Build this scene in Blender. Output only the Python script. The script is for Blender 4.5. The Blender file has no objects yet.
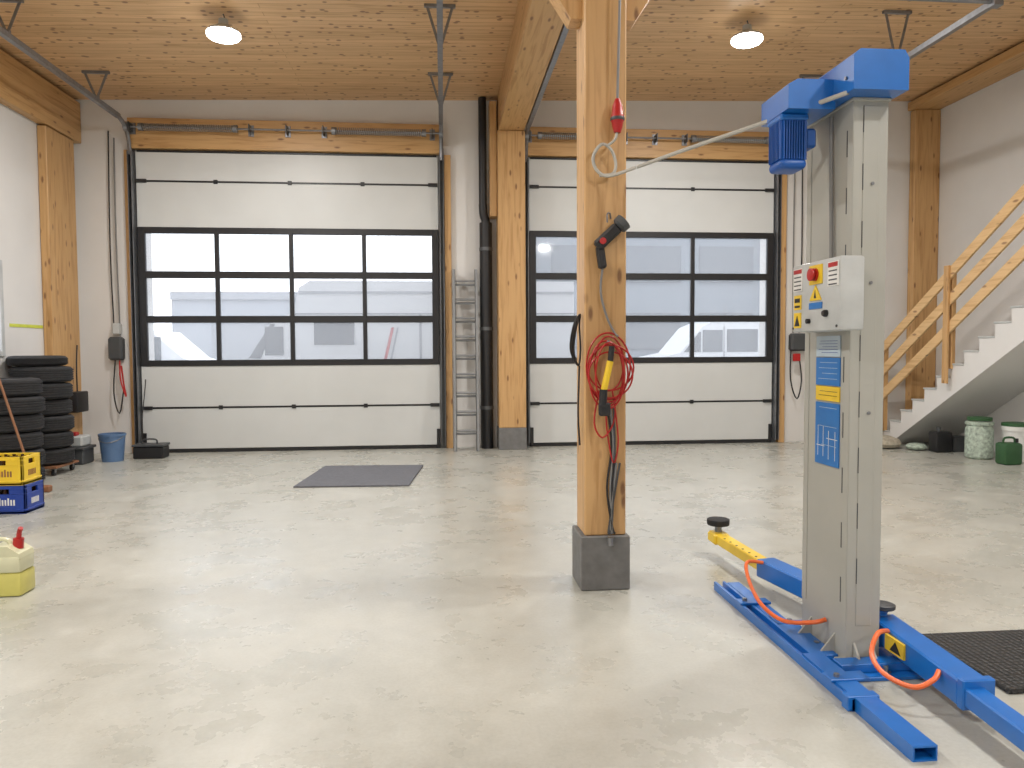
import bpy, bmesh, math, random
from mathutils import Vector, Matrix
random.seed(4)
sc=bpy.context.scene
COL=sc.collection
# ---------------------------------------------------------------- materials
def nt(name):
    m=bpy.data.materials.new(name); m.use_nodes=True
    t=m.node_tree; b=t.nodes['Principled BSDF']; return m,t,b
def mat(name,col,rough=.5,metal=0,var=.06,scale=8,bump=0,spec=None,coat=0):
    m,t,b=nt(name)
    tc=t.nodes.new('ShaderNodeTexCoord'); n=t.nodes.new('ShaderNodeTexNoise'); n.inputs['Scale'].default_value=scale; n.inputs['Detail'].default_value=4
    t.links.new(tc.outputs['Object'],n.inputs['Vector'])
    r=t.nodes.new('ShaderNodeValToRGB')
    c0=[max(0,c*(1-var*2)) for c in col]; c1=[min(1,c*(1+var)) for c in col]
    r.color_ramp.elements[0].position=.3; r.color_ramp.elements[1].position=.7
    r.color_ramp.elements[0].color=(*c0,1); r.color_ramp.elements[1].color=(*c1,1)
    t.links.new(n.outputs['Fac'],r.inputs['Fac']); t.links.new(r.outputs['Color'],b.inputs['Base Color'])
    b.inputs['Roughness'].default_value=rough; b.inputs['Metallic'].default_value=metal
    if coat: b.inputs['Coat Weight'].default_value=coat; b.inputs['Coat Roughness'].default_value=.15
    if bump:
        bp=t.nodes.new('ShaderNodeBump'); bp.inputs['Strength'].default_value=bump; bp.inputs['Distance'].default_value=.01
        t.links.new(n.outputs['Fac'],bp.inputs['Height']); t.links.new(bp.outputs['Normal'],b.inputs['Normal'])
    return m
def math_(t,op,a,bv=None):
    n=t.nodes.new('ShaderNodeMath'); n.operation=op
    if hasattr(a,'links'): t.links.new(a,n.inputs[0])
    else: n.inputs[0].default_value=a
    if bv is not None:
        if hasattr(bv,'links'): t.links.new(bv,n.inputs[1])
        else: n.inputs[1].default_value=bv
    return n.outputs[0]
def mixc(t,f,a,b_,mode='MIX'):
    n=t.nodes.new('ShaderNodeMix'); n.data_type='RGBA'; n.blend_type=mode
    if hasattr(f,'links'): t.links.new(f,n.inputs[0])
    else: n.inputs[0].default_value=f
    for i,x in ((6,a),(7,b_)):
        if hasattr(x,'links'): t.links.new(x,n.inputs[i])
        else: n.inputs[i].default_value=(*x,1)
    return n.outputs[2]
def wood(name,axis,light=(.60,.365,.16),dark=(.43,.235,.085),boards=None,ks=(9.5,3.2),ksize=(.09,.19)):
    m,t,b=nt(name)
    tc=t.nodes.new('ShaderNodeTexCoord')
    mp=t.nodes.new('ShaderNodeMapping'); s=[14,14,14]; s[axis]=.9; mp.inputs['Scale'].default_value=s
    t.links.new(tc.outputs['Object'],mp.inputs['Vector'])
    n=t.nodes.new('ShaderNodeTexNoise'); n.inputs['Scale'].default_value=1.6; n.inputs['Detail'].default_value=6; n.inputs['Distortion'].default_value=.8
    t.links.new(mp.outputs[0],n.inputs['Vector'])
    r=t.nodes.new('ShaderNodeValToRGB'); r.color_ramp.elements[0].position=.3; r.color_ramp.elements[1].position=.72
    r.color_ramp.elements[0].color=(*dark,1); r.color_ramp.elements[1].color=(*light,1)
    e=r.color_ramp.elements.new(.5); e.color=tuple(light[i]*.8+dark[i]*.2 for i in range(3))+(1,)
    t.links.new(n.outputs['Fac'],r.inputs['Fac'])
    mp2=t.nodes.new('ShaderNodeMapping'); s2=[ks[0]]*3; s2[axis]=ks[1]; mp2.inputs['Scale'].default_value=s2
    t.links.new(tc.outputs['Object'],mp2.inputs['Vector'])
    v=t.nodes.new('ShaderNodeTexVoronoi'); v.inputs['Scale'].default_value=1.0
    t.links.new(mp2.outputs[0],v.inputs['Vector'])
    r2=t.nodes.new('ShaderNodeValToRGB'); r2.color_ramp.elements[0].position=ksize[0]; r2.color_ramp.elements[1].position=ksize[1]
    r2.color_ramp.elements[0].color=(1,1,1,1); r2.color_ramp.elements[1].color=(0,0,0,1)
    t.links.new(v.outputs['Distance'],r2.inputs['Fac'])
    c=mixc(t,math_(t,'MULTIPLY',r2.outputs['Color'],.85),r.outputs['Color'],(dark[0]*.42,dark[1]*.33,dark[2]*.35))
    if boards:
        br=t.nodes.new('ShaderNodeTexBrick'); br.inputs['Scale'].default_value=1
        br.inputs['Brick Width'].default_value=boards[0]; br.inputs['Row Height'].default_value=boards[1]
        br.inputs['Mortar Size'].default_value=boards[2]; br.inputs['Mortar Smooth'].default_value=.2
        br.inputs['Color1'].default_value=(1,1,1,1); br.inputs['Color2'].default_value=(.86,.83,.79,1); br.inputs['Mortar'].default_value=(.62,.54,.46,1)
        t.links.new(tc.outputs['Object'],br.inputs['Vector'])
        c=mixc(t,1.0,c,br.outputs['Color'],'MULTIPLY')
    t.links.new(c,b.inputs['Base Color'])
    b.inputs['Roughness'].default_value=.45
    return m
WX=wood('wood_pine_x',0); WY=wood('wood_pine_y',1); WZ=wood('wood_pine_z',2)
WCEIL=wood('wood_ceiling_boards',0,(.76,.50,.265),(.58,.345,.16),boards=(6.5,.10,.004,'xy'),ks=(9,6.5),ksize=(.15,.24))
WRAIL=wood('wood_rail',1,(.74,.50,.25),(.55,.33,.14))
def floor_mat():
    m,t,b=nt('polished_concrete')
    tc=t.nodes.new('ShaderNodeTexCoord')
    def noise(s,d=6,dist=0,rough=.6):
        n=t.nodes.new('ShaderNodeTexNoise'); n.inputs['Scale'].default_value=s; n.inputs['Detail'].default_value=d; n.inputs['Distortion'].default_value=dist; n.inputs['Roughness'].default_value=rough
        t.links.new(tc.outputs['Object'],n.inputs['Vector']); return n.outputs['Fac']
    def ramp(f,p0,p1,c0,c1):
        r=t.nodes.new('ShaderNodeValToRGB'); r.color_ramp.elements[0].position=p0; r.color_ramp.elements[1].position=p1
        r.color_ramp.elements[0].color=(*c0,1); r.color_ramp.elements[1].color=(*c1,1); t.links.new(f,r.inputs['Fac']); return r.outputs['Color']
    a=noise(.7,10,.3,.6); b2=noise(2.6,9,.1,.62); c3=noise(60,5); d4=noise(9,6,0,.7)
    c=ramp(a,.25,.75,(.385,.387,.352),(.53,.532,.49))
    c=mixc(t,1.0,c,ramp(b2,.2,.8,(.85,.848,.83),(1.08,1.08,1.08)),'MULTIPLY')
    c=mixc(t,1.0,c,ramp(d4,.2,.8,(.9,.898,.885),(1.06,1.06,1.06)),'MULTIPLY')
    c=mixc(t,1.0,c,ramp(c3,.25,.6,(.88,.875,.86),(1,1,1)),'MULTIPLY')
    v=t.nodes.new('ShaderNodeTexVoronoi'); v.inputs['Scale'].default_value=4; t.links.new(tc.outputs['Object'],v.inputs['Vector'])
    c=mixc(t,.7,c,ramp(v.outputs['Distance'],.015,.035,(.5,.49,.46),(1,1,1)),'MULTIPLY')
    t.links.new(c,b.inputs['Base Color'])
    rr=t.nodes.new('ShaderNodeMapRange'); rr.inputs['From Min'].default_value=.3; rr.inputs['From Max'].default_value=.7; rr.inputs['To Min'].default_value=.2; rr.inputs['To Max'].default_value=.4
    t.links.new(b2,rr.inputs['Value']); t.links.new(rr.outputs[0],b.inputs['Roughness'])
    bp=t.nodes.new('ShaderNodeBump'); bp.inputs['Strength'].default_value=.05; bp.inputs['Distance'].default_value=.01
    t.links.new(d4,bp.inputs['Height']); t.links.new(bp.outputs['Normal'],b.inputs['Normal'])
    b.inputs['Specular IOR Level'].default_value=.75
    return m
FLOOR=floor_mat()
WALL=mat('plaster_white',(.72,.71,.695),.8,var=.02,scale=1.5)
DOORW=mat('door_panel_white',(.60,.615,.61),.45,var=.015,scale=2)
BLACK=mat('frame_black',(.012,.012,.014),.45)
RUBBER=mat('rubber',(.016,.016,.017),.75,bump=.2,scale=40)
STEEL=mat('galvanised_steel',(.27,.28,.30),.4,metal=.75,var=.08,scale=20)
DSTEEL=mat('dark_steel',(.12,.125,.13),.45,metal=.5)
ALU=mat('aluminium',(.42,.43,.44),.35,metal=.8)
LADM=mat('ladder_aluminium',(.27,.28,.29),.5,metal=.3)
CONC=mat('grey_shoe',(.17,.17,.17),.7,var=.1,scale=15)
BLUE=mat('lift_blue',(.008,.14,.50),.32,var=.05,coat=.3)
DBLUE=mat('crate_blue',(.01,.045,.30),.4)
MBLUE=mat('motor_blue',(.008,.09,.38),.4)
YEL=mat('yellow_paint',(.80,.55,.03),.4,var=.05)
COLG=mat('lift_column_grey',(.40,.40,.365),.42,var=.03,scale=3)
LGREY=mat('light_grey_plastic',(.50,.52,.52),.45)
DGREY=mat('dark_grey_plastic',(.06,.065,.07),.5)
RED=mat('red_plastic',(.42,.012,.012),.4)
ORANGE=mat('orange_tube',(.78,.15,.035),.4)
WHITE=mat('white_plastic',(.74,.74,.72),.4)
GREEN=mat('green_plastic',(.03,.10,.035),.5)
LGREEN=mat('sack_white_green',(.42,.5,.42),.6,var=.25,scale=25)
BUCKB=mat('bucket_blue',(.10,.18,.33),.45)
CABLE=mat('cable_grey',(.22,.22,.22),.5)
PALECABLE=mat('cable_pale',(.45,.44,.40),.5)
TAPE=mat('tape_green_yellow',(.62,.68,.08),.5)
BEIGE=mat('bag_beige',(.42,.38,.3),.8,var=.15,scale=20)
OIL=mat('oil_yellow',(.62,.58,.16),.3)
CANT=mat('canister_translucent',(.66,.66,.46),.3,var=.05)
BROWN=mat('broom_brown',(.25,.11,.05),.6)
TIRER=mat('tyre_rubber',(.022,.022,.024),.7,var=.2,scale=30)
RIM=mat('rim_steel',(.35,.35,.36),.4,metal=.6)
VEH=mat('vehicle_white',(.56,.57,.59),.3,var=.01)
VGL=mat('vehicle_glass',(.05,.06,.07),.15)
VTRIM=mat('vehicle_trim_grey',(.25,.26,.28),.5)
BLDG2=mat('building_facade_dark',(.14,.16,.18),.8,var=.04,scale=.5)
BLDG=mat('building_facade',(.30,.32,.35),.8,var=.04,scale=.5)
ASPH=mat('asphalt_outside',(.3,.31,.32),.9,var=.1,scale=2)
STB=mat('sticker_blue',(.02,.17,.5),.4); STP=mat('sticker_pale',(.45,.55,.63),.4)
BOT=mat('bottle_brown',(.06,.025,.01),.15)
def mat_matgrid():
    m,t,b=nt('rubber_mat_ribbed')
    tc=t.nodes.new('ShaderNodeTexCoord'); v=t.nodes.new('ShaderNodeTexVoronoi'); v.inputs['Scale'].default_value=32; v.inputs['Randomness'].default_value=0
    t.links.new(tc.outputs['Object'],v.inputs['Vector'])
    r=t.nodes.new('ShaderNodeValToRGB'); r.color_ramp.elements[0].color=(.03,.03,.032,1); r.color_ramp.elements[1].color=(.006,.006,.006,1); r.color_ramp.elements[0].position=.25; r.color_ramp.elements[1].position=.5
    t.links.new(v.outputs['Distance'],r.inputs['Fac']); t.links.new(r.outputs['Color'],b.inputs['Base Color'])
    bp=t.nodes.new('ShaderNodeBump'); bp.inputs['Strength'].default_value=1; bp.inputs['Distance'].default_value=.02; bp.invert=True
    t.links.new(v.outputs['Distance'],bp.inputs['Height']); t.links.new(bp.outputs['Normal'],b.inputs['Normal']); b.inputs['Roughness'].default_value=.5
    return m
RGRID=mat_matgrid()
MATG=mat('grey_mat',(.13,.135,.155),.8,var=.08,scale=30,bump=.3)
def glass_mat():
    m=bpy.data.materials.new('acrylic_glazing'); m.use_nodes=True; t=m.node_tree; t.nodes.clear()
    o=t.nodes.new('ShaderNodeOutputMaterial'); tr=t.nodes.new('ShaderNodeBsdfTransparent'); tr.inputs[0].default_value=(.95,.96,.97,1)
    g=t.nodes.new('ShaderNodeBsdfGlossy'); g.inputs['Roughness'].default_value=.05
    h=t.nodes.new('ShaderNodeBsdfTranslucent'); h.inputs[0].default_value=(.95,.96,1,1)
    m1=t.nodes.new('ShaderNodeMixShader'); m1.inputs[0].default_value=.16; t.links.new(tr.outputs[0],m1.inputs[1]); t.links.new(h.outputs[0],m1.inputs[2])
    m2=t.nodes.new('ShaderNodeMixShader'); m2.inputs[0].default_value=.04; t.links.new(m1.outputs[0],m2.inputs[1]); t.links.new(g.outputs[0],m2.inputs[2])
    t.links.new(m2.outputs[0],o.inputs[0]); return m
GLASS=glass_mat()
def emis(name,col,s):
    m,t,b=nt(name); b.inputs['Base Color'].default_value=(*col,1); b.inputs['Emission Color'].default_value=(*col,1); b.inputs['Emission Strength'].default_value=s; return m
LAMP=emis('lamp_diffuser',(1,.98,.93),18)
# ---------------------------------------------------------------- builder
class O:
    def __init__(s,name): s.n=name; s.v=[]; s.f=[]; s.mi=[]; s.mats=[]
    def m(s,mt):
        if mt not in s.mats: s.mats.append(mt)
        return s.mats.index(mt)
    def raw(s,vs,fs,mt,M=None):
        k=len(s.v); i=s.m(mt)
        s.v+=[(M@Vector(v)) if M else Vector(v) for v in vs]
        for f in fs: s.f.append([a+k for a in f]); s.mi.append(i)
        return s
    def box(s,x0,x1,y0,y1,z0,z1,mt,bev=0,M=None,seg=1):
        bm=bmesh.new(); bmesh.ops.create_cube(bm,size=1)
        sx,sy,sz=x1-x0,y1-y0,z1-z0
        for v in bm.verts: v.co=Vector(((x0+x1)/2+v.co.x*sx,(y0+y1)/2+v.co.y*sy,(z0+z1)/2+v.co.z*sz))
        if bev: bmesh.ops.bevel(bm,geom=bm.edges[:],offset=min(bev,abs(sx)*.45,abs(sy)*.45,abs(sz)*.45),segments=seg,affect='EDGES',profile=.5)
        bm.verts.index_update(); s.raw([v.co.copy() for v in bm.verts],[[v.index for v in f.verts] for f in bm.faces],mt,M); bm.free(); return s
    def beam(s,p,q,w,h,mt,bev=0,up=(0,0,1)):
        p=Vector(p);q=Vector(q);d=(q-p); L=d.length; y=d.normalized(); x=y.cross(Vector(up)).normalized(); z=x.cross(y)
        M=Matrix(((x.x,y.x,z.x,p.x),(x.y,y.y,z.y,p.y),(x.z,y.z,z.z,p.z),(0,0,0,1)))
        return s.box(-w/2,w/2,0,L,-h/2,h/2,mt,bev,M)
    def lathe(s,prof,c,mt,seg=24,axis=(0,0,1),cap=True):
        z=Vector(axis).normalized(); x=z.orthogonal().normalized(); y=z.cross(x); c=Vector(c)
        vs=[];fs=[]
        for r,h in prof:
            for k in range(seg):
                a=2*math.pi*k/seg; vs.append(c+z*h+(x*math.cos(a)+y*math.sin(a))*max(r,1e-5))
        n=len(prof)
        for i in range(n-1):
            for k in range(seg):
                k2=(k+1)%seg; fs.append([i*seg+k,i*seg+k2,(i+1)*seg+k2,(i+1)*seg+k])
        if cap:
            fs.append(list(range(seg))[::-1]); fs.append([(n-1)*seg+k for k in range(seg)])
        return s.raw(vs,fs,mt)
    def cyl(s,p,q,r,mt,seg=16,r2=None):
        p=Vector(p);q=Vector(q); return s.lathe([(r,0),(r if r2 is None else r2,(q-p).length)],p,mt,seg,q-p)
    def tube(s,pts,r,mt,seg=6,smooth=4,closed=False):
        P=[Vector(p) for p in pts]
        if smooth and len(P)>2:
            Q=[]; n=len(P); rng=n if closed else n-1
            for i in range(rng):
                g=(lambda j: P[j%n]) if closed else (lambda j: P[max(0,min(n-1,j))])
                p0,p1,p2,p3=g(i-1),g(i),g(i+1),g(i+2)
                for k in range(smooth):
                    u=k/smooth; Q.append(.5*((2*p1)+(-p0+p2)*u+(2*p0-5*p1+4*p2-p3)*u*u+(-p0+3*p1-3*p2+p3)*u**3))
            if not closed: Q.append(P[-1])
            P=Q
        n=len(P); vs=[];fs=[]; prev=None
        for i in range(n):
            if closed: d=P[(i+1)%n]-P[i-1]
            else: d=P[min(i+1,n-1)]-P[max(i-1,0)]
            d.normalize()
            if prev is None: x=d.orthogonal().normalized()
            else:
                x=prev-d*prev.dot(d)
                x=x.normalized() if x.length>1e-5 else d.orthogonal().normalized()
            prev=x; y=d.cross(x)
            for k in range(seg):
                a=2*math.pi*k/seg; vs.append(P[i]+(x*math.cos(a)+y*math.sin(a))*r)
        for i in range(n if closed else n-1):
            j=(i+1)%n
            for k in range(seg):
                k2=(k+1)%seg; fs.append([i*seg+k,i*seg+k2,j*seg+k2,j*seg+k])
        if not closed:
            fs.append(list(range(seg))[::-1]); fs.append([(n-1)*seg+k for k in range(seg)])
        return s.raw(vs,fs,mt)
    def prism(s,poly,axis,a0,a1,mt):
        n=len(poly); vs=[]
        for a in (a0,a1):
            for (u,v) in poly:
                vs.append({'x':(a,u,v),'y':(u,a,v),'z':(u,v,a)}[axis])
        fs=[list(range(n)),[n+k for k in range(n)][::-1]]+[[k,(k+1)%n,n+(k+1)%n,n+k] for k in range(n)]
        return s.raw(vs,fs,mt)
    def done(s,parent=None):
        me=bpy.data.meshes.new(s.n)
        lo=[min(v[i] for v in s.v) for i in range(3)]; hi=[max(v[i] for v in s.v) for i in range(3)]
        c=Vector(((lo[0]+hi[0])/2,(lo[1]+hi[1])/2,lo[2]))
        me.from_pydata([v-c for v in s.v],[],s.f)
        for mt in s.mats: me.materials.append(mt)
        for p,i in zip(me.polygons,s.mi): p.material_index=i; p.use_smooth=True
        bm=bmesh.new(); bm.from_mesh(me); bmesh.ops.recalc_face_normals(bm,faces=bm.faces[:]); bm.to_mesh(me); bm.free()
        me.set_sharp_from_angle(angle=math.radians(33))
        o=bpy.data.objects.new(s.n,me); COL.objects.link(o); o.location=c
        if parent: o.parent=parent; o.location=c-parent.location
        return o
def group(name,loc=(0,0,0)):
    e=bpy.data.objects.new(name,None); COL.objects.link(e); e.location=loc; e.empty_display_size=.2; return e
# ---------------------------------------------------------------- room shell
XL,XR,YB,YF=-5.32,7.93,11.42,-6.0
def zc(x): return 5.15+(x-XL)*.0235
O('floor').box(XL-.3,XR+.3,YF-.3,YB+.35,-.2,0,FLOOR).done()
o=O('ceiling')
o.raw([(XL-.3,YF-.3,zc(XL-.3)),(XR+.3,YF-.3,zc(XR+.3)),(XR+.3,YB+.35,zc(XR+.3)),(XL-.3,YB+.35,zc(XL-.3)),
       (XL-.3,YF-.3,5.9),(XR+.3,YF-.3,5.9),(XR+.3,YB+.35,5.9),(XL-.3,YB+.35,5.9)],
      [[0,1,2,3],[4,5,6,7],[0,1,5,4],[1,2,6,5],[2,3,7,6],[3,0,4,7]],WCEIL).done()
D1=(-4.43,-.05); D2=(1.33,5.22); DT=4.42
o=O('wall_back')
o.box(XL-.3,D1[0]+.06,YB,YB+.3,0,5.6,WALL).box(D1[1]-.06,D2[0]+.06,YB,YB+.3,0,5.6,WALL).box(D2[1]-.06,XR+.3,YB,YB+.3,0,5.6,WALL)
o.box(D1[0]+.06,D1[1]-.06,YB,YB+.3,DT-.06,5.6,WALL).box(D2[0]+.06,D2[1]-.06,YB,YB+.3,DT-.06,5.6,WALL).done()
o=O('wall_left'); wy=(8.2,9.55); wz=(1.45,2.62)
o.box(XL-.3,XL,YF,wy[0],0,5.3,WALL).box(XL-.3,XL,wy[1],YB,0,5.3,WALL).box(XL-.3,XL,wy[0],wy[1],0,wz[0],WALL).box(XL-.3,XL,wy[0],wy[1],wz[1],5.3,WALL).done()
o=O('window_1')
for a in ((wy[0],wy[0]+.07,wz[0],wz[1]),(wy[1]-.07,wy[1],wz[0],wz[1]),(wy[0]+.07,wy[1]-.07,wz[0],wz[0]+.07),(wy[0]+.07,wy[1]-.07,wz[1]-.07,wz[1])):
    o.box(XL-.1,XL+.02,a[0],a[1],a[2],a[3],LGREY,.006)
o.box(XL-.06,XL-.05,wy[0]+.07,wy[1]-.07,wz[0]+.07,wz[1]-.07,GLASS).done()
O('wall_right').box(XR,XR+.3,YF,YB,0,5.7,WALL).done()
O('wall_front').box(XL-.3,XR+.3,YF-.3,YF,0,5.7,WALL).done()
# sectional doors -------------------------------------------------
zs=[.05,.67,1.32,1.977,2.633,3.29,3.99,4.42]
def sect_door(idx,D,cols):
    e=group('door_%d'%idx,((D[0]+D[1])/2,11.38,0))
    p=O('panels')
    for a,b in ((0,1),(1,2),(5,6),(6,7)):
        p.box(D[0],D[1],11.36,11.41,zs[a]+.006,zs[b]-.006,DOORW,.006)
        p.box(D[0]+.02,D[1]-.02,11.356,11.40,zs[b]-.014,zs[b]+.014,BLACK)
    p.box(D[0],D[1],11.365,11.405,0,.055,RUBBER)
    p.done(e)
    w=(D[1]-D[0]); f=O('window_frames')
    for k in (2,3,4,5):
        z=zs[k]; h=.05 if k in (3,4) else .055
        f.box(D[0],D[1],11.345,11.405,z-h+(.02 if k==2 else 0)-(.0),z+h-(.02 if k==5 else 0),BLACK,.005)
    for c in range(cols+1):
        x=D[0]+.045+(w-.09)*c/cols; hw=.06 if c in (0,cols) else .03
        f.box(x-hw+(.015 if c==0 else 0),x+hw-(.015 if c==cols else 0),11.342,11.403,zs[2],zs[5],BLACK,.005)
    f.done(e)
    O('glazing').box(D[0]+.06,D[1]-.06,11.375,11.385,zs[2],zs[5],GLASS).done(e)
    h=O('hinges')
    for z in (zs[1],zs[6]):
        for c in range(1,cols):
            x=D[0]+.06+(w-.12)*c/cols
            h.box(x-.03,x+.03,11.345,11.36,z-.03,z+.03,BLACK,.004)
    for z in (zs[1],zs[6]):
        for x in (D[0]+.08,D[1]-.08): h.box(x-.07,x+.07,11.33,11.356,z-.025,z+.025,BLACK)
    for x in (D[0]+.03,D[1]-.03):
        h.box(x-.025,x+.025,11.335,11.36,.02,.3,BLACK,.004)
    h.done(e)
    t=O('tracks')
    for sgn,x in ((-1,D[0]-.05),(1,D[1]+.05)):
        t.box(x-.035,x+.035,11.385,11.415,0,4.55,DSTEEL,.003)
        t.box(x-.03,x-.022,11.26,11.385,.05,4.4,STEEL).box(x+.022,x+.03,11.26,11.385,.05,4.4,STEEL)
        pts=[(x,11.30,4.35),(x,11.27,4.55),(x,11.15,4.72),(x,10.95,4.79)]
        t.tube(pts,.03,STEEL,6,3)
        t.box(x-.03,x+.03,6.8,10.95,4.76,4.765,STEEL).box(x-.03,x-.024,6.8,10.95,4.765,4.82,STEEL).box(x+.024,x+.03,6.8,10.95,4.765,4.82,STEEL)
    t.done(e)
    s=O('torsion_spring_shaft')
    s.cyl((D[0]-.05,11.2,4.72),(D[1]+.05,11.2,4.72),.014,STEEL,10)
    def spring(xa,xb):
        n=int((xb-xa)/.03); s.tube([(xa+(xb-xa)*i/(n*6),11.2+.05*math.cos(i*math.pi/3),4.72+.05*math.sin(i*math.pi/3)) for i in range(n*6+1)],.008,ALU,4,0)
        for xx in (xa,xb): s.cyl((xx-.03,11.2,4.72),(xx+.03,11.2,4.72),.055,STEEL,14)
    spring(D[0]+.15,D[0]+.15+w*.3); spring(D[1]-.2-w*.3,D[1]-.2)
    for x in (D[0],D[0]+w*.38,D[0]+w*.5,D[0]+w*.62,D[1]-.08): s.box(x-.006,x+.006,11.14,11.3,4.66,4.78,DSTEEL).box(x-.04,x+.04,11.285,11.3,4.64,4.8,STEEL)
    for x in (D[0]-.05,D[1]+.05): s.cyl((x-.03,11.2,4.72),(x+.03,11.2,4.72),.07,STEEL,18)
    s.done(e)
sect_door(1,D1,4); sect_door(2,D2,3)
O('trim_1').box(D1[0]-.08,D1[1]+.08,11.3,YB,4.45,4.88,WX,.005).done()
O('trim_2').box(D2[0]-.04,D2[1]+.1,11.3,YB,4.45,4.88,WX,.005).done()
O('trim_3').box(D1[1]+.09,D1[1]+.19,11.33,YB,0,4.44,WZ,.004).done()
O('trim_4').box(D2[1]+.1,D2[1]+.2,11.33,YB,0,4.44,WZ,.004).done()
O('trim_5').box(D1[0]-.17,D1[0]-.09,11.38,YB,0,4.44,WZ,.004).done()
def hanger(x,y,w=.17):
    h=O('track_hanger'); zt=zc(x)
    h.box(x-w,x+w,y-.02,y+.02,zt-.035,zt-.002,STEEL)
    h.beam((x-w*.8,y,zt-.03),(x-.01,y,4.83),.03,.006,STEEL,up=(0,1,0)); h.beam((x+w*.8,y,zt-.03),(x+.01,y,4.83),.03,.006,STEEL,up=(0,1,0))
    h.box(x-.03,x+.03,y-.02,y+.02,4.822,4.85,STEEL); h.done()
for x in (D1[0]-.05,D1[1]+.05,D2[0]-.05,D2[1]+.05):
    for y in (10.3,8.3): hanger(x,y)
t=O('track_cross_tube'); t.cyl((D2[0]-.05,6.75,4.79),(D2[1]+.05,6.75,4.79),.022,STEEL,12)
for x in (D2[0]-.05,D2[1]+.05): t.box(x-.05,x+.05,6.70,6.79,4.74,4.86,STEEL,.004)
t.done()
# timber structure
o=O('beam_center'); o.box(.85,1.23,YF+.02,YB-.01,4.75,5.29,WY,.008); o.done()
o=O('post_back'); o.box(.83,1.24,11.05,YB-.01,.33,4.745,WZ,.008).box(.825,1.245,11.045,YB-.01,0,.33,CONC,.006)
o.done()
O('trim_7').box(.72,.825,11.15,YB-.01,3.5,5.2,WZ,.006).done()
o=O('post_center'); o.box(.868,1.128,4.5,4.77,.34,4.745,WZ,.008).box(.84,1.15,4.475,4.795,0,.34,CONC,.006)
for sx,xa in ((-1,.868),(1,1.128)):
    o.prism([(xa,3.52),(xa+sx*.07,3.52),(xa+sx*.85,4.7),(xa+sx*.85,4.745),(xa+sx*.6,4.745),(xa,3.86)],'y',4.56,4.71,WZ)
o.done()
O('post_left').box(XL+.005,XL+.12,10.45,11.2,0,4.5,WZ,.008).done()
O('beam_left').box(XL+.005,XL+.13,YF+.02,YB-.01,4.52,5.1,WY,.008).done()
O('post_right').box(7.5,XR-.005,11.27,YB-.01,0,5.28,WZ,.008).done()
O('beam_right').box(7.45,XR-.005,YF+.02,YB-.01,5.29,5.42,WY,.008).done()
# lamps
LP=120
def lamp(x,y):
    l=O('ceiling_lamp'); zt=zc(x); z=zt-.20
    l.tube([(x,y,z+.14),(x+.012,y,z+.16),(x,y,zt-.002)],.007,DSTEEL,8,3)
    l.lathe([(.015,.145),(.05,.14),(.055,.08),(.075,.07),(.11,.045),(.17,.015),(.182,-.01),(.178,-.01)],(x,y,z),LGREY,28)
    l.lathe([(.176,-.0101),(.18,-.04),(.16,-.06),(.08,-.07),(0,-.072)],(x,y,z),LAMP,28,cap=False)
    l.done()
    L=bpy.data.lights.new('lamp_light','AREA'); L.shape='DISK'; L.size=.36; L.energy=LP; L.color=(1,.975,.94)
    ob=bpy.data.objects.new('lamp_light',L); COL.objects.link(ob); ob.location=(x,y,z-.08)
for y in (8.6,4.6,.6,-3.4):
    for x in (-2.38,3.6): lamp(x,y)
# black pipe
o=O('drain_pipe'); o.cyl((.66,11.28,0),(.66,11.28,3.42),.095,BLACK,20).tube([(.66,11.28,3.4),(.655,11.28,3.47),(.63,11.28,3.54),(.62,11.28,3.7)],.065,BLACK,12).cyl((.62,11.28,3.65),(.62,11.28,zc(.6)-.01),.06,BLACK,16)
for z in (.6,1.8,3.0): o.cyl((.66,11.28,z),(.66,11.28,z+.05),.102,DSTEEL,20)
o.done()
# ladder
o=O('aluminium_ladder')
for dy in (0,.09):
    zt=2.72 if dy==0 else 2.62
    for x in (.17,.51):
        o.beam((x,11.05-dy,.0),(x,11.3-dy*.6,zt),.035,.07,LADM,.003,up=(0,-1,0))
        o.beam((x+.022 if x<.4 else x-.022,11.045-dy,.0),(x+.022 if x<.4 else x-.022,11.295-dy*.6,zt),.006,.05,DSTEEL,0,up=(0,-1,0))
    for k in range(9):
        z=.25+k*.28+dy*.6; y=11.05-dy+(.25+dy*.4)*z/zt; o.cyl((.18,y,z),(.50,y,z),.018,LADM,8)
o.done()
# ---------------------------------------------------------------- left wall stuff
def cables(name,paths,boxes=()):
    o=O(name)
    for pts,r,m in paths: o.tube(pts,r,m,6,4)
    for b in boxes: o.box(*b)
    return o.done()
cables('door_control_unit',[([(-4.72,11.36,4.6),(-4.73,11.36,3.2),(-4.71,11.36,1.72)],.012,CABLE),([(-4.80,11.37,4.7),(-4.82,11.37,3),(-4.80,11.37,1.9)],.010,BLACK),
  ([(-4.72,11.34,1.42),(-4.70,11.3,1.1),(-4.62,11.28,.85),(-4.66,11.3,1.05),(-4.70,11.34,1.3)],.012,RED),([(-4.78,11.34,1.42),(-4.8,11.3,.9),(-4.72,11.28,.6),(-4.66,11.3,.95)],.010,BLACK)],
  [(-4.86,-4.66,11.27,YB-.005,1.38,1.72,DGREY,.03),(-4.80,-4.70,11.3,YB-.005,1.76,1.92,LGREY,.01)])
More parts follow.
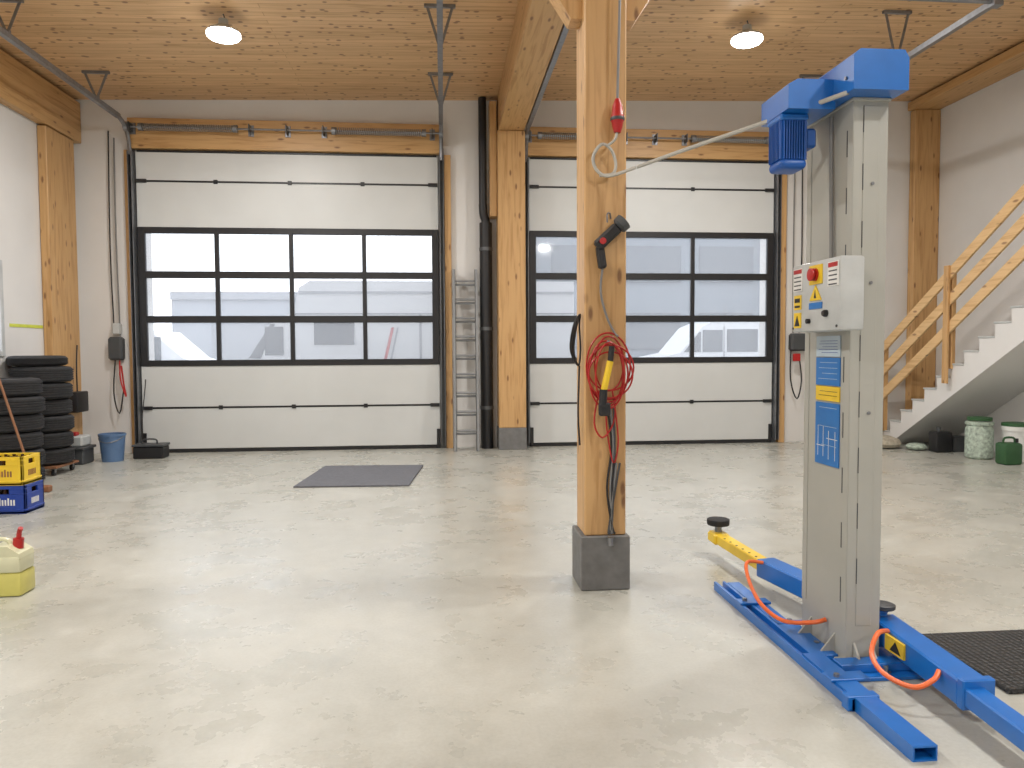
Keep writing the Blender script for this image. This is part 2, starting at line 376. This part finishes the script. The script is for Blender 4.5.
cables('door_control_unit',[([(5.56,11.36,4.6),(5.55,11.36,3.0),(5.56,11.36,1.75)],.010,CABLE),([(5.68,11.36,4.6),(5.69,11.36,3.0),(5.66,11.36,1.75)],.010,BLACK),
  ([(5.52,11.34,1.5),(5.5,11.3,1.0),(5.6,11.28,.7),(5.68,11.3,1.0),(5.65,11.34,1.4)],.011,BLACK)],
  [(5.5,5.76,11.27,YB-.005,1.46,1.74,DGREY,.03),(5.52,5.64,11.25,11.29,1.3,1.42,RED,.01)])
O('trim_6').box(XL+.001,XL+.008,9.68,10.44,1.82,1.86,TAPE).done()
O('junction_box').box(-5.19,-5.04,10.72,11.06,.66,.95,BLACK,.02,seg=2).tube([(-5.12,10.9,.95),(-5.13,10.92,1.3),(-5.15,11.0,1.6)],.01,BLACK).done()
def tyre(o,c,R=.33,w=.2,axis=(0,0,1),rim=False):
    prof=[(R*.6,0),(R*.72,-.0),(R*.9,.008),(R*.975,.03)]
    n=5
    for k in range(n):
        a=.03+(w-.06)*k/n; b=.03+(w-.06)*(k+1)/n
        prof+=[(R,a+.004),(R,b-.008),(R*.97,b-.006),(R*.97,b)]
    prof+=[(R*.975,w-.03),(R*.9,w-.008),(R*.72,w),(R*.6,w),(R*.58,w*.8),(R*.58,w*.2),(R*.6,0)]
    o.lathe(prof,c,TIRER,36,axis,cap=False)
    if rim:
        o.lathe([(R*.58,w*.9),(R*.52,w*.9),(R*.45,w*.5),(R*.2,w*.7),(0,w*.7)],c,RIM,28,axis,cap=False)
def tyre_stack(cx,cy,n,R,w,z0,dolly=False,rim=False,seed=0):
    random.seed(seed); o=O('tyre_stack'); z=z0
    for k in range(n):
        tyre(o,(cx+random.uniform(-.02,.02),cy+random.uniform(-.02,.02),z),R*random.uniform(.97,1.02),w,rim=rim); z+=w+.002
    if dolly:
        o.box(cx-.28,cx+.28,cy-.28,cy+.28,z0-.03,z0-.002,BROWN,.005)
        for dx in (-.22,.22):
            for dy in (-.22,.22): o.cyl((cx+dx-.015,cy+dy,.04),(cx+dx+.015,cy+dy,.04),.04,BLACK,14); o.box(cx+dx-.02,cx+dx+.02,cy+dy-.02,cy+dy+.02,.04,z0-.02,STEEL)
    return o,z
o,z=tyre_stack(-4.95,9.65,6,.335,.2,.12,True,seed=1); 
tyre(o,(-4.98,9.63,z+.0),.33,.13); o.done()
o,z=tyre_stack(-4.88,8.85,6,.32,.2,0,False,True,seed=3); o.done()
def crate(c,w,d,h,m,z0,lm):
    o=O('beverage_crate'); x,y=c; T=.02
    o.box(x-w/2,x+w/2,y-d/2,y+d/2,z0,z0+.02,m)
    for ax in (0,1):
        for sg in (-1,1):
            if ax==0: f=lambda u0,u1,za,zb,mm=m,t0=0,sg=sg: o.box(x+u0*w,x+u1*w,y+sg*(d/2-T) if sg<0 else y+d/2-T,y+sg*(d/2-T)-T if sg<0 else y+d/2,za,zb,mm,.003)
            else: f=lambda u0,u1,za,zb,mm=m,t0=0,sg=sg: o.box(x+sg*(w/2-T) if sg<0 else x+w/2-T,x+sg*(w/2-T)-T if sg<0 else x+w/2,y+u0*d,y+u1*d,za,zb,mm,.003)
            f(-.5,.5,z0,z0+h*.7); f(-.5,-.16,z0+h*.7,z0+h*.88); f(.16,.5,z0+h*.7,z0+h*.88); f(-.5,.5,z0+h*.88,z0+h)
    o.box(x-w/2-.004,x+w/2+.004,y-d/2-.004,y+d/2+.004,z0+.03,z0+.045,m,.003)
    for k in range(9):
        u=-.24+k*.06; o.box(x+u*w,x+u*w+.014,y-d/2-.003,y-d/2,z0+h*.3,z0+h*(.5 if k%3 else .56),lm)
    for k in range(6):
        u=-.2+k*.07; o.box(x+w/2,x+w/2+.003,y+u*d,y+u*d+.012,z0+h*.3,z0+h*.5,lm)
    for i in range(5):
        for j in range(3):
            bx=x-w/2+.06+i*(w-.12)/4; by=y-d/2+.06+j*(d-.12)/2
            o.lathe([(.03,0),(.03,h*.6),(.013,h*.8),(.013,h*.9),(.015,h*.92),(.014,h*.94)],(bx,by,z0+.01),BOT,10)
    o.done()
crate((-4.09,7.38),.42,.32,.265,DBLUE,0,WHITE); crate((-4.11,7.38),.42,.32,.265,YEL,.267,BROWN)
# canister
o=O('fluid_canister'); cx,cy=-2.71,4.83
o.box(cx-.115,cx+.115,cy-.09,cy+.09,0,.15,OIL,.02,seg=2).box(cx-.113,cx+.113,cy-.088,cy+.088,.145,.25,CANT,.02,seg=2)
o.prism([(cx-.113,.235),(cx+.113,.235),(cx+.105,.265),(cx+.04,.31),(cx-.06,.31),(cx-.105,.265)],'y',cy-.08,cy+.08,CANT)
o.tube([(cx-.09,cy,.26),(cx-.07,cy,.335),(cx-.0,cy,.335),(cx+.02,cy,.30)],.014,CANT,8)
o.cyl((cx+.06,cy,.285),(cx+.065,cy,.345),.03,RED,16).tube([(cx+.065,cy,.34),(cx+.07,cy,.38),(cx+.085,cy-.01,.41)],.015,RED,8).done()
# bucket & bins
o=O('bucket_blue'); o.lathe([(.135,0),(.165,.35),(.175,.35),(.175,.38),(.16,.38),(.13,.02),(0,.02)],(-4.55,10.62,0),BUCKB,28,cap=False).lathe([(.135,0),(0,0)],(-4.55,10.62,0),BUCKB,28,cap=False)
o.tube([(-4.72,10.62,.36),(-4.67,10.5,.3),(-4.55,10.45,.27),(-4.43,10.5,.3),(-4.38,10.62,.36)],.006,STEEL).done()
o=O('storage_bin'); 
o.box(-5.12,-4.78,10.28,10.6,0,.22,DGREY,.02).box(-5.14,-4.76,10.26,10.62,.2,.235,DSTEEL,.008).box(-5.1,-4.8,10.3,10.58,.237,.38,LGREY,.02).box(-5.0,-4.9,10.35,10.45,.38,.43,RED,.01).done()
o=O('toolbox_black'); o.box(-4.34,-3.93,10.75,11.0,0,.17,BLACK,.015).box(-4.35,-3.92,10.74,11.01,.17,.2,DGREY,.006).tube([(-4.25,10.87,.2),(-4.23,10.87,.26),(-4.07,10.87,.26),(-4.05,10.87,.2)],.012,DGREY).tube([(-4.28,10.95,.2),(-4.3,11.0,.5),(-4.31,11.15,.9),(-4.31,11.2,1.1)],.008,BLACK).done()
o=O('broom'); o.cyl((-4.38,8.35,.05),(-4.78,8.45,1.25),.013,BROWN,10); o.box(-4.5,-4.22,8.3,8.38,0,.07,BROWN,.01); o.done()
O('entrance_mat').raw([(-1.53,9.7,0.001),(-.27,9.62,0.001),(-.39,8.19,0.001),(-1.65,8.25,0.001),(-1.53,9.7,.018),(-.27,9.62,.018),(-.39,8.19,.018),(-1.65,8.25,.018)],[[0,1,2,3],[4,5,6,7],[0,1,5,4],[1,2,6,5],[2,3,7,6],[3,0,4,7]],MATG).done()
o=O('rubber_floor_mat'); o.box(2.42,4.6,2.92,3.56,.001,.022,RGRID,.006).done()
# ---------------------------------------------------------------- lift
LX,LY=1.867,3.25
lift=group('car_lift',(1.95,3.45,0))
c=O('column'); X0,X1,Y0,Y1=LX,2.03,3.25,3.675; T=.008
c.prism([(X1,Y0+.07),(X1,Y0),(X0,Y0),(X0,Y1),(X1,Y1),(X1,Y1-.07),(X1-T,Y1-.07),(X1-T,Y1-T),(X0+T,Y1-T),(X0+T,Y0+T),(X1-T,Y0+T),(X1-T,Y0+.07)],'z',.03,2.64,COLG)
c.box(X0-.004,X0,Y0,Y0+.045,.2,2.62,COLG,.002); c.box(X0-.004,X0,Y1-.045,Y1,.2,2.62,COLG,.002)
c.box(X0+.045,X0+.12,Y0-.003,Y0,.2,2.6,COLG,.002)
for k in range(9):
    z=.3+k*.26; c.box(X0-.0045,X0-.003,Y0+.045,Y0+.052,z,z+.12,DGREY)
    c.box(X0+.044,X0+.047,Y0-.0035,Y0,z+.1,z+.22,DGREY)
for z in (1.2,1.8,2.25): c.cyl((X0+.09,Y0-.009,z),(X0+.09,Y0,z),.008,STEEL,8)
c.box(X0-.01,X1+.01,Y0-.01,Y1+.01,2.62,2.635,COLG,.003)
c.done(lift)
b=O('base_plate'); b.box(1.70,2.25,3.1,3.82,.0,.02,BLUE,.004).box(X0-.03,X1+.03,Y0-.04,Y1+.04,.02,.035,COLG,.003)
for yy in (Y0+.1,Y1-.1): b.prism([(X0-.09,.02),(X0,.02),(X0,.13)],'y',yy-.005,yy+.005,COLG)
for xx in (X0+.04,X1-.04): b.prism([(Y0-.08,.02),(Y0,.02),(Y0,.12)],'x',xx-.005,xx+.005,COLG)
for xx,yy in ((1.83,3.18),(2.0,3.15),(1.83,3.45),(1.84,3.76),(2.1,3.76)): b.cyl((xx,yy,.02),(xx,yy,.05),.014,STEEL,6).cyl((xx,yy,.02),(xx,yy,.024),.026,STEEL,16)
b.done(lift)
b=O('base_rails')
b.prism([(1.67,0),(1.74,0),(1.74,.05),(1.725,.05),(1.725,.012),(1.685,.012),(1.685,.05),(1.67,.05)],'y',2.85,4.42,BLUE)
for (xa,xb) in ((1.745,1.825),):
    b.box(xa,xb,3.7,4.4,0,.05,BLUE,.004)
xa,xb=1.68,1.775
b.box(xa,xb,2.47,2.849,0,.006,BLUE).box(xa,xb,2.47,3.3,.051,.058,BLUE).box(xa,xa+.006,2.47,2.849,.006,.051,BLUE).box(xb-.006,xb,2.47,3.3,.006,.051,BLUE).box(xa+.006,xb-.006,2.6,2.84,.006,.05,BLACK)
b.box(1.66,1.84,3.98,4.06,.05,.064,BLUE,.003).box(1.66,1.84,3.0,3.08,.052,.066,BLUE,.003).box(1.79,2.2,3.15,3.23,.02,.06,BLUE,.003).box(1.74,1.86,3.3,3.7,.02,.045,BLUE,.003).box(1.65,1.79,2.85,2.90,.0,.062,BLUE,.003)
for yy in (3.03,4.02): b.cyl((1.70,yy,.06),(1.70,yy,.08),.013,STEEL,6)
b.done(lift)
a=O('arm_rear'); 
a.beam((2.13,3.62,.14),(1.99,4.4,.14),.13,.11,BLUE,.008).beam((2.0,4.35,.14),(1.97,5.12,.14),.085,.07,YEL,.006)
a.box(1.91,2.03,5.06,5.2,.1,.18,YEL,.015).cyl((1.97,5.14,.17),(1.97,5.14,.23),.025,STEEL,14).lathe([(.03,.22),(.075,.23),(.08,.24),(.08,.27),(.07,.275)],(1.97,5.14,0),RUBBER,24)
for k in range(6): a.cyl((2.01-.035-.006*k,4.5+.09*k,.176),(2.01-.035-.006*k,4.5+.09*k,.178),.008,BLACK,8)
a.cyl((2.12,3.62,.04),(2.12,3.62,.24),.05,BLUE,20).done(lift)
a=O('arm_front')
a.beam((2.13,3.4,.14),(2.1,2.72,.12),.13,.11,BLUE,.008).beam((2.1,2.95,.12),(2.05,2.05,.10),.085,.075,BLUE,.006)
a.box(1.98,2.12,1.95,2.1,.06,.14,BLUE,.015).cyl((2.05,2.03,.13),(2.05,2.03,.18),.025,STEEL,14).lathe([(.03,.17),(.075,.18),(.08,.19),(.08,.22),(.07,.225)],(2.05,2.03,0),RUBBER,24)
a.box(2.04,2.055,3.08,3.22,.1,.17,YEL).prism([(3.10,.11),(3.18,.11),(3.14,.16)],'x',2.038,2.04,BLACK)
a.box(2.035,2.175,2.69,2.73,.06,.185,BLUE,.006)
a.cyl((2.12,3.42,.04),(2.12,3.42,.24),.05,BLUE,20).done(lift)
a=O('carriage'); a.box(1.98,2.02,3.33,3.6,.08,.75,BLUE,.004).box(2.015,2.16,3.38,3.66,.05,.075,BLUE,.004).box(2.015,2.16,3.38,3.66,.205,.23,BLUE,.004)
a.cyl((2.12,3.5,.23),(2.12,3.5,.3),.012,STEEL,10).lathe([(.05,.23),(.055,.235),(.055,.25),(.045,.255)],(2.13,3.38,0),DGREY,20)
a.cyl((2.02,3.5,.35),(2.09,3.48,.38),.012,BLACK,10).lathe([(.012,0),(.022,.008),(.022,.03),(.012,.038)],(2.09,3.48,.37),BLACK,14).done(lift)
a=O('foot_guards')
a.tube([(1.94,4.32,.19),(1.83,4.3,.2),(1.76,4.1,.15),(1.70,3.8,.12),(1.72,3.58,.11),(1.80,3.44,.15),(1.86,3.42,.17)],.011,ORANGE,8,5)
a.tube([(2.04,3.2,.19),(1.93,3.1,.22),(1.86,3.03,.16),(1.85,2.92,.12),(1.92,2.83,.10),(2.0,2.82,.13),(2.04,2.84,.16)],.011,ORANGE,8,5)
a.done(lift)
a=O('control_box'); a.box(1.745,1.862,3.13,3.58,1.58,1.91,LGREY,.012,seg=2)
xf=1.745
a.box(xf-.004,xf,3.28,3.40,1.80,1.89,YEL).lathe([(.03,0),(.03,.012),(.022,.014),(.022,.02),(.03,.022),(.03,.03),(.02,.033)],(xf-.002,3.34,1.845),RED,18,(-1,0,0))
a.box(xf-.004,xf,3.47,3.56,1.78,1.89,WHITE).box(xf-.005,xf,3.475,3.555,1.865,1.885,RED).box(xf-.004,xf,3.14,3.23,1.78,1.89,WHITE).box(xf-.005,xf,3.145,3.225,1.865,1.885,RED)
for k in range(4): a.box(xf-.005,xf,3.48,3.55,1.785+k*.02,1.791+k*.02,DGREY).box(xf-.005,xf,3.15,3.22,1.785+k*.02,1.791+k*.02,DGREY)
a.prism([(3.285,1.725),(3.395,1.725),(3.34,1.795)],'x',xf-.005,xf,YEL).prism([(3.33,1.735),(3.35,1.735),(3.34,1.775)],'x',xf-.006,xf-.004,BLACK).box(xf-.004,xf,3.28,3.40,1.685,1.715,STB)
a.box(xf-.004,xf,3.48,3.55,1.60,1.675,YEL).prism([(3.49,1.61),(3.54,1.61),(3.515,1.66)],'x',xf-.006,xf-.004,BLACK).box(xf-.004,xf,3.48,3.55,1.69,1.76,YEL).box(xf-.006,xf-.004,3.49,3.54,1.70,1.71,BLACK).box(xf-.006,xf-.004,3.49,3.54,1.725,1.745,BLACK)
a.lathe([(.016,0),(.016,.012),(.012,.02)],(xf-.001,3.24,1.66),BLACK,16,(-1,0,0)).lathe([(.012,0),(.012,.015)],(xf-.001,3.40,1.63),BLACK,12,(-1,0,0))
for yy,zz in ((3.15,1.6),(3.56,1.6)): a.lathe([(.006,0),(.006,.004)],(xf-.001,yy,zz),DGREY,8,(-1,0,0))
a.cyl((1.85,3.4,1.91),(1.85,3.42,2.6),.01,CABLE,8)
a.done(lift)
a=O('stickers'); xs=LX-.0055
def sheet(y0,y1,z0,z1,m,lines,lm):
    a.box(xs-.001,xs+.005,y0,y1,z0,z1,m)
    random.seed(7)
    for k in range(lines):
        z=z1-.02-(z1-z0-.03)*k/lines; a.box(xs-.002,xs,y0+.02,y1-random.uniform(.02,.08),z-.005,z-.003,lm)
sheet(3.33,3.55,1.32,1.455,STB,4,STP)
sheet(3.33,3.55,1.46,1.56,STP,5,DBLUE)
sheet(3.33,3.55,1.245,1.315,YEL,2,BLACK)
sheet(3.33,3.55,.93,1.235,STB,3,STP)
a.box(xs-.002,xs,3.36,3.363,.96,1.1,WHITE).box(xs-.002,xs,3.42,3.423,.96,1.1,WHITE).box(xs-.002,xs,3.34,3.44,1.06,1.063,WHITE).box(xs-.002,xs,3.47,3.473,.97,1.12,WHITE).box(xs-.002,xs,3.52,3.523,.97,1.12,WHITE).box(xs-.002,xs,3.46,3.535,1.02,1.023,WHITE)
a.done(lift)
a=O('top_cover')
a.prism([(1.80,2.635),(2.055,2.635),(2.055,2.775),(2.035,2.81),(1.83,2.81),(1.80,2.785)],'y',3.14,3.68,BLUE)
a.prism([(1.585,2.60),(1.81,2.60),(1.81,2.735),(1.63,2.735),(1.585,2.71)],'y',3.31,3.6,BLUE)
for yy in (3.2,3.6): a.cyl((1.792,yy,2.70),(1.80,yy,2.70),.008,STEEL,8)
a.done(lift)
a=O('motor'); mx,my=1.65,3.45
a.box(mx-.055,mx+.055,my-.06,my+.06,2.37,2.60,MBLUE,.025,seg=3)
for k in range(9):
    x=mx-.05+k*.0125; a.box(x-.002,x+.002,my-.072,my+.072,2.39,2.57,MBLUE)
    y=my-.056+k*.014; a.box(mx-.067,mx+.067,y-.002,y+.002,2.39,2.57,MBLUE)
a.box(mx-.066,mx+.066,my-.072,my+.072,2.345,2.395,MBLUE,.025,seg=3)
a.box(mx-.07,mx+.07,my-.075,my+.075,2.57,2.60,BLUE,.008).box(mx+.065,mx+.12,my-.05,my+.05,2.45,2.54,MBLUE,.01)
a.done(lift)
a=O('supply_line'); a.tube([(1.81,3.2,2.64),(1.6,3.53,2.612),(1.3,3.97,2.575),(1.13,4.25,2.555)],.011,PALECABLE,8,6).done(lift)
o=O('power_cable'); 
o.tube([(1.12,4.26,2.553),(1.0,4.42,2.54),(.93,4.44,2.58),(.91,4.44,2.66),(.96,4.43,2.73),(1.02,4.44,2.70),(1.05,4.45,2.62),(1.03,4.45,2.56),(.95,4.45,2.55)],.010,PALECABLE,6,6)
o.tube([(.99,4.44,2.72),(1.04,4.43,2.76),(1.055,4.43,2.82)],.008,PALECABLE).lathe([(.02,2.80),(.03,2.83),(.034,2.86),(.04,2.87),(.04,2.90),(.034,2.91),(.03,2.96),(.014,3.0)],(1.055,4.43,0),RED,18).lathe([(.041,2.87),(.043,2.875),(.043,2.885),(.041,2.89)],(1.055,4.43,0),DGREY,18)
o.tube([(1.055,4.43,3.0),(1.07,4.42,3.8),(1.08,4.42,4.74)],.008,CABLE,6,4).done()
# things hanging on post
o=O('inspection_lamp')
o.beam((.93,4.44,2.12),(1.06,4.42,2.24),.07,.07,BLACK,.015,up=(0,1,0)).beam((.95,4.45,2.13),(.97,4.45,1.99),.05,.05,BLACK,.012,up=(0,1,0)).lathe([(.02,0),(.05,.02),(.052,.06),(.03,.065)],(1.05,4.42,2.23),DGREY,18,(.13,0,.12)).lathe([(.012,0),(.02,.0),(.02,.01)],(.96,4.40,2.15),RED,12,(0,-1,0))
o.tube([(1.0,4.46,2.27),(1.0,4.46,2.32),(1.02,4.48,2.33),(1.03,4.495,2.3)],.005,STEEL)
o.tube([(.97,4.45,2.0),(.96,4.46,1.85),(1.0,4.47,1.7),(1.05,4.47,1.6),(1.07,4.46,1.58)],.007,CABLE,6,5).done()
o=O('red_cable_coil')
random.seed(5)
for k in range(7):
    cx=1.0+random.uniform(-.015,.02); cz=1.38+random.uniform(-.05,.04); rx=.13+random.uniform(-.04,.02); rz=.18+random.uniform(-.05,.03); y=4.46-.008*k
    o.tube([(cx+rx*math.cos(a*math.pi/5),y+.01*math.sin(a),cz+rz*math.sin(a*math.pi/5)) for a in range(10)],.0055,RED,6,4,True)
o.tube([(.95,4.46,1.25),(.92,4.46,1.05),(.97,4.45,.96),(1.04,4.46,1.05),(1.05,4.46,1.2)],.0055,RED,6,5)
o.tube([(1.03,4.45,1.25),(1.07,4.46,.95),(1.04,4.46,.8),(1.0,4.46,1.0),(.99,4.46,1.2)],.005,RED,6,5)
o.cyl((1.0,4.495,1.53),(1.0,4.43,1.55),.008,STEEL,8)
o.done()
o=O('soldering_torch')
o.cyl((.96,4.375,1.25),(1.0,4.375,1.43),.02,YEL,14).cyl((.955,4.375,1.17),(.96,4.375,1.26),.024,BLACK,14).cyl((1.0,4.375,1.42),(1.01,4.375,1.52),.018,BLACK,14).box(.93,1.0,4.355,4.395,1.1,1.18,BLACK,.01).done()
o=O('black_cables')
for k in range(3):
    d=.02*k
    o.tube([(1.0+d,4.46,1.15),(1.03+d*.5,4.47,.9),(1.0+d,4.46,.65),(1.03,4.46,.42),(1.05-d,4.46,.36),(1.02,4.46,.45),(1.04+d,4.46,.8)],.007,(BLACK,CABLE,DGREY)[k],6,5)
o.lathe([(.02,0),(.02,.05)],(1.02,4.45,.29),STEEL,12).done()
o=O('cable_loop')
for k in range(3):
    o.tube([(.855,4.58,1.72),(.83-.01*k,4.56,1.65),(.81-.01*k,4.56,1.5),(.84,4.56,1.4),(.855,4.57,1.5),(.85,4.58,1.65)],.006,BLACK,6,5,True)
o.tube([(.85,4.58,1.4),(.84,4.57,1.1),(.85,4.57,.9)],.006,BLACK)
o.done()
# ---------------------------------------------------------------- staircase
SX0,SX1=6.95,XR-.005
st=group('staircase',(7.4,9,0))
n=16; run=.27; rise=.18; ys=11.2
s=O('flight')
poly=[(ys,0)]
z=0;y=ys
for k in range(n):
    z+=rise; poly.append((y,z)); y-=run; poly.append((y,z))
zt=z; ye=y
poly+= [(ye,zt-.45),(10.95,0)]
s.prism(poly,'x',SX0,SX1,WALL)
s.done(st)
s=O('landing'); s.box(SX0,SX1,ye-2,ye-.001,zt-.25,zt,WALL).box(SX0,SX0+.16,ye-2,ye-1.84,0,zt-.25,WZ).done(st)
s=O('treads'); z=0;y=ys
for k in range(n):
    z+=rise; s.box(SX0-.01,SX1,y-run-.0,y+.02,z+.001,z+.025,LGREY,.004); y-=run
s.done(st)
r=O('railing'); slope=rise/run
def nz(y): return (ys-y)*slope+rise
xr=SX0-.045
for off in (1.24,.88,.50):
    ya,yb=11.15,ye
    r.beam((xr,ya,nz(ya)+off),(xr,yb,nz(yb)+off),.035,.14,WRAIL,.004)
for y in (11.1,9.58,7.95,6.9):
    r.box(xr+.018,xr+.075,y-.05,y+.05,nz(y)-.05,nz(y)+1.3,WZ,.004)
    r.box(xr-.05,xr-.018,y-.05,y+.05,nz(y)-.25,nz(y)+1.36,WZ,.004)
r.done(st)
def item(n,f): 
    o=O(n); f(o); o.done()
item('white_green_sack',lambda o:o.lathe([(.14,0),(.17,.03),(.17,.4),(.15,.45),(.17,.46),(.17,.5),(.1,.52)],(7.22,9.35,0),LGREEN,24).lathe([(.15,.52),(.15,.56),(.05,.57)],(7.22,9.35,0),GREEN,20))
item('green_jerrycan',lambda o:o.box(7.1,7.34,8.72,8.92,0,.28,GREEN,.03,seg=2).tube([(7.14,8.82,.28),(7.16,8.82,.34),(7.28,8.82,.34),(7.3,8.82,.28)],.014,GREEN).cyl((7.32,8.82,.28),(7.32,8.82,.33),.025,BLACK,14))
item('white_tub',lambda o:o.lathe([(.15,0),(.17,.4),(.18,.4),(.18,.46),(.16,.46)],(7.56,9.1,0),WHITE,24).lathe([(.18,.46),(.18,.5),(.1,.51)],(7.56,9.1,0),GREEN,24))
item('black_canister',lambda o:o.box(7.0,7.25,9.9,10.1,0,.3,BLACK,.03,seg=2).cyl((7.1,10,.3),(7.1,10,.36),.03,DGREY,14).box(7.3,7.55,9.95,10.15,0,.22,DGREY,.02))
item('beige_bag',lambda o:o.lathe([(.02,0),(.2,.02),(.24,.07),(.2,.13),(.08,.18)],(6.62,10.55,0),BEIGE,16).lathe([(.02,0),(.13,.02),(.15,.05),(.11,.09),(.05,.1)],(6.93,10.25,0),LGREEN,14))
# ---------------------------------------------------------------- outside
O('ground_outside').box(-60,80,YB+.36,120,-.3,-.05,ASPH).done()
o=O('industrial_building'); 
o.box(3.5,40,34,46,-.05,8.6,BLDG2)
for zz in (1.5,4.6):
    for k in range(9): o.box(5+k*3.5,7.6+k*3.5,33.9,34,zz,zz+1.7,VGL)
o.box(3.5,40,33.7,34,8.2,8.6,DGREY); o.done()
o=O('warehouse_building'); o.box(-14,1.5,40,50,-.05,4.6,BLDG).box(-14,1.5,39.8,40,4.2,4.6,VTRIM)
for k in range(3): o.box(-12+k*4.5,-9+k*4.5,39.9,40,-.05,3.2,VTRIM)
o.done()
def vehicle(name,x0,x1,y0,y1,side,wheels,win,stripes=()):
    o=O(name)
    o.prism([(x0+(x1-x0)*u,h) for u,h in side],'y',y0,y1,VEH)
    for (a,b,c,d) in win: o.box(x0+(x1-x0)*a,x0+(x1-x0)*b,y0-.02,y0,c,d,VGL,.005)
    for poly,m in stripes: o.prism([(x0+(x1-x0)*u,h) for u,h in poly],'y',y0-.015,y0,m)
    for w in wheels:
        xx=x0+(x1-x0)*w
        for yy in (y0-.01,y1-.25): o.cyl((xx,yy,.28),(xx,yy+.26,.28),.34,RUBBER,20); o.cyl((xx,yy-.01,.28),(xx,yy,.28),.2,RIM,16)
    o.done()
vehicle('motorhome',-4.35,2.6,14.6,16.8,[(0,.2),(0,.95),(.03,1.15),(.09,1.32),(.155,2.05),(.2,2.2),(.215,2.25),(.23,2.72),(.26,2.85),(1,2.85),(1,.25)],(.12,.75),
  [(.137,.187,1.42,1.97),(.27,.38,1.62,2.08),(.72,.82,1.6,2.1)],
  [([(.092,1.36),(.153,2.02),(.165,2.02),(.125,1.36)],VGL),([(.45,1.0),(.458,1.0),(.49,1.95),(.482,1.95)],RED),([(.468,1.0),(.473,1.0),(.503,1.95),(.498,1.95)],VTRIM),([(.2,.75),(1,.75),(1,.82),(.2,.82)],DGREY),([(.23,2.6),(1,2.6),(1,2.65),(.23,2.65)],VTRIM),([(.22,2.2),(1,2.2),(1,2.23),(.22,2.23)],VTRIM),([(.205,.3),(.213,.3),(.213,2.2),(.205,2.2)],VTRIM),([(.56,.5),(.567,.5),(.567,2.2),(.56,2.2)],VTRIM),([(.64,.5),(.647,.5),(.647,2.2),(.64,2.2)],VTRIM)])
vehicle('white_van',5.2,11.2,19,21,[(0,.2),(0,1.1),(.05,1.25),(.17,1.4),(.27,2.1),(.35,2.3),(1,2.3),(1,.2)],(.18,.8),
  [(.27,.36,1.42,2.0),(.38,.52,1.42,2.02),(.55,.72,1.42,2.02)],[([(.365,.4),(.37,.4),(.37,2.1),(.365,2.1)],VTRIM),([(.535,.4),(.54,.4),(.54,2.1),(.535,2.1)],VTRIM),([(.185,1.42),(.255,1.95),(.262,1.95),(.262,1.42)],VGL)])
vehicle('delivery_van',-9.2,-5.2,18,20,[(0,.2),(0,1.9),(.05,2.0),(.6,2.0),(.78,1.35),(.97,1.1),(1,.2)],(.2,.8),[(.5,.66,1.3,1.85),(.1,.4,1.3,1.85)])
# ---------------------------------------------------------------- world + camera
w=bpy.data.worlds.new('overcast'); sc.world=w; w.use_nodes=True; t=w.node_tree; bg=t.nodes['Background']
tc=t.nodes.new('ShaderNodeTexCoord'); sp=t.nodes.new('ShaderNodeSeparateXYZ'); t.links.new(tc.outputs['Generated'],sp.inputs[0])
r=t.nodes.new('ShaderNodeValToRGB'); r.color_ramp.elements[0].position=.45; r.color_ramp.elements[1].position=.8
r.color_ramp.elements[0].color=(.92,.95,1,1); r.color_ramp.elements[1].color=(.93,.96,1,1)
t.links.new(sp.outputs[2],r.inputs['Fac']); t.links.new(r.outputs['Color'],bg.inputs['Color']); bg.inputs['Strength'].default_value=2.8
th=math.atan(69/743); ph=math.atan(34/740); rl=math.radians(.3)
F=Vector((math.sin(th)*math.cos(ph),math.cos(th)*math.cos(ph),-math.sin(ph))); R0=Vector((math.cos(th),-math.sin(th),0)); U0=R0.cross(F)
R=R0*math.cos(rl)-U0*math.sin(rl); U=R.cross(F)
cam=bpy.data.cameras.new('camera'); cam.sensor_width=36; cam.lens=740/1024*36; cam.clip_start=.05; cam.clip_end=300
co=bpy.data.objects.new('camera',cam); COL.objects.link(co)
co.matrix_world=Matrix(((R.x,U.x,-F.x,0),(R.y,U.y,-F.y,0),(R.z,U.z,-F.z,1.5),(0,0,0,1)))
sc.camera=co
sc.view_settings.view_transform='Standard'; sc.view_settings.look='None'; sc.view_settings.exposure=0
print('done')
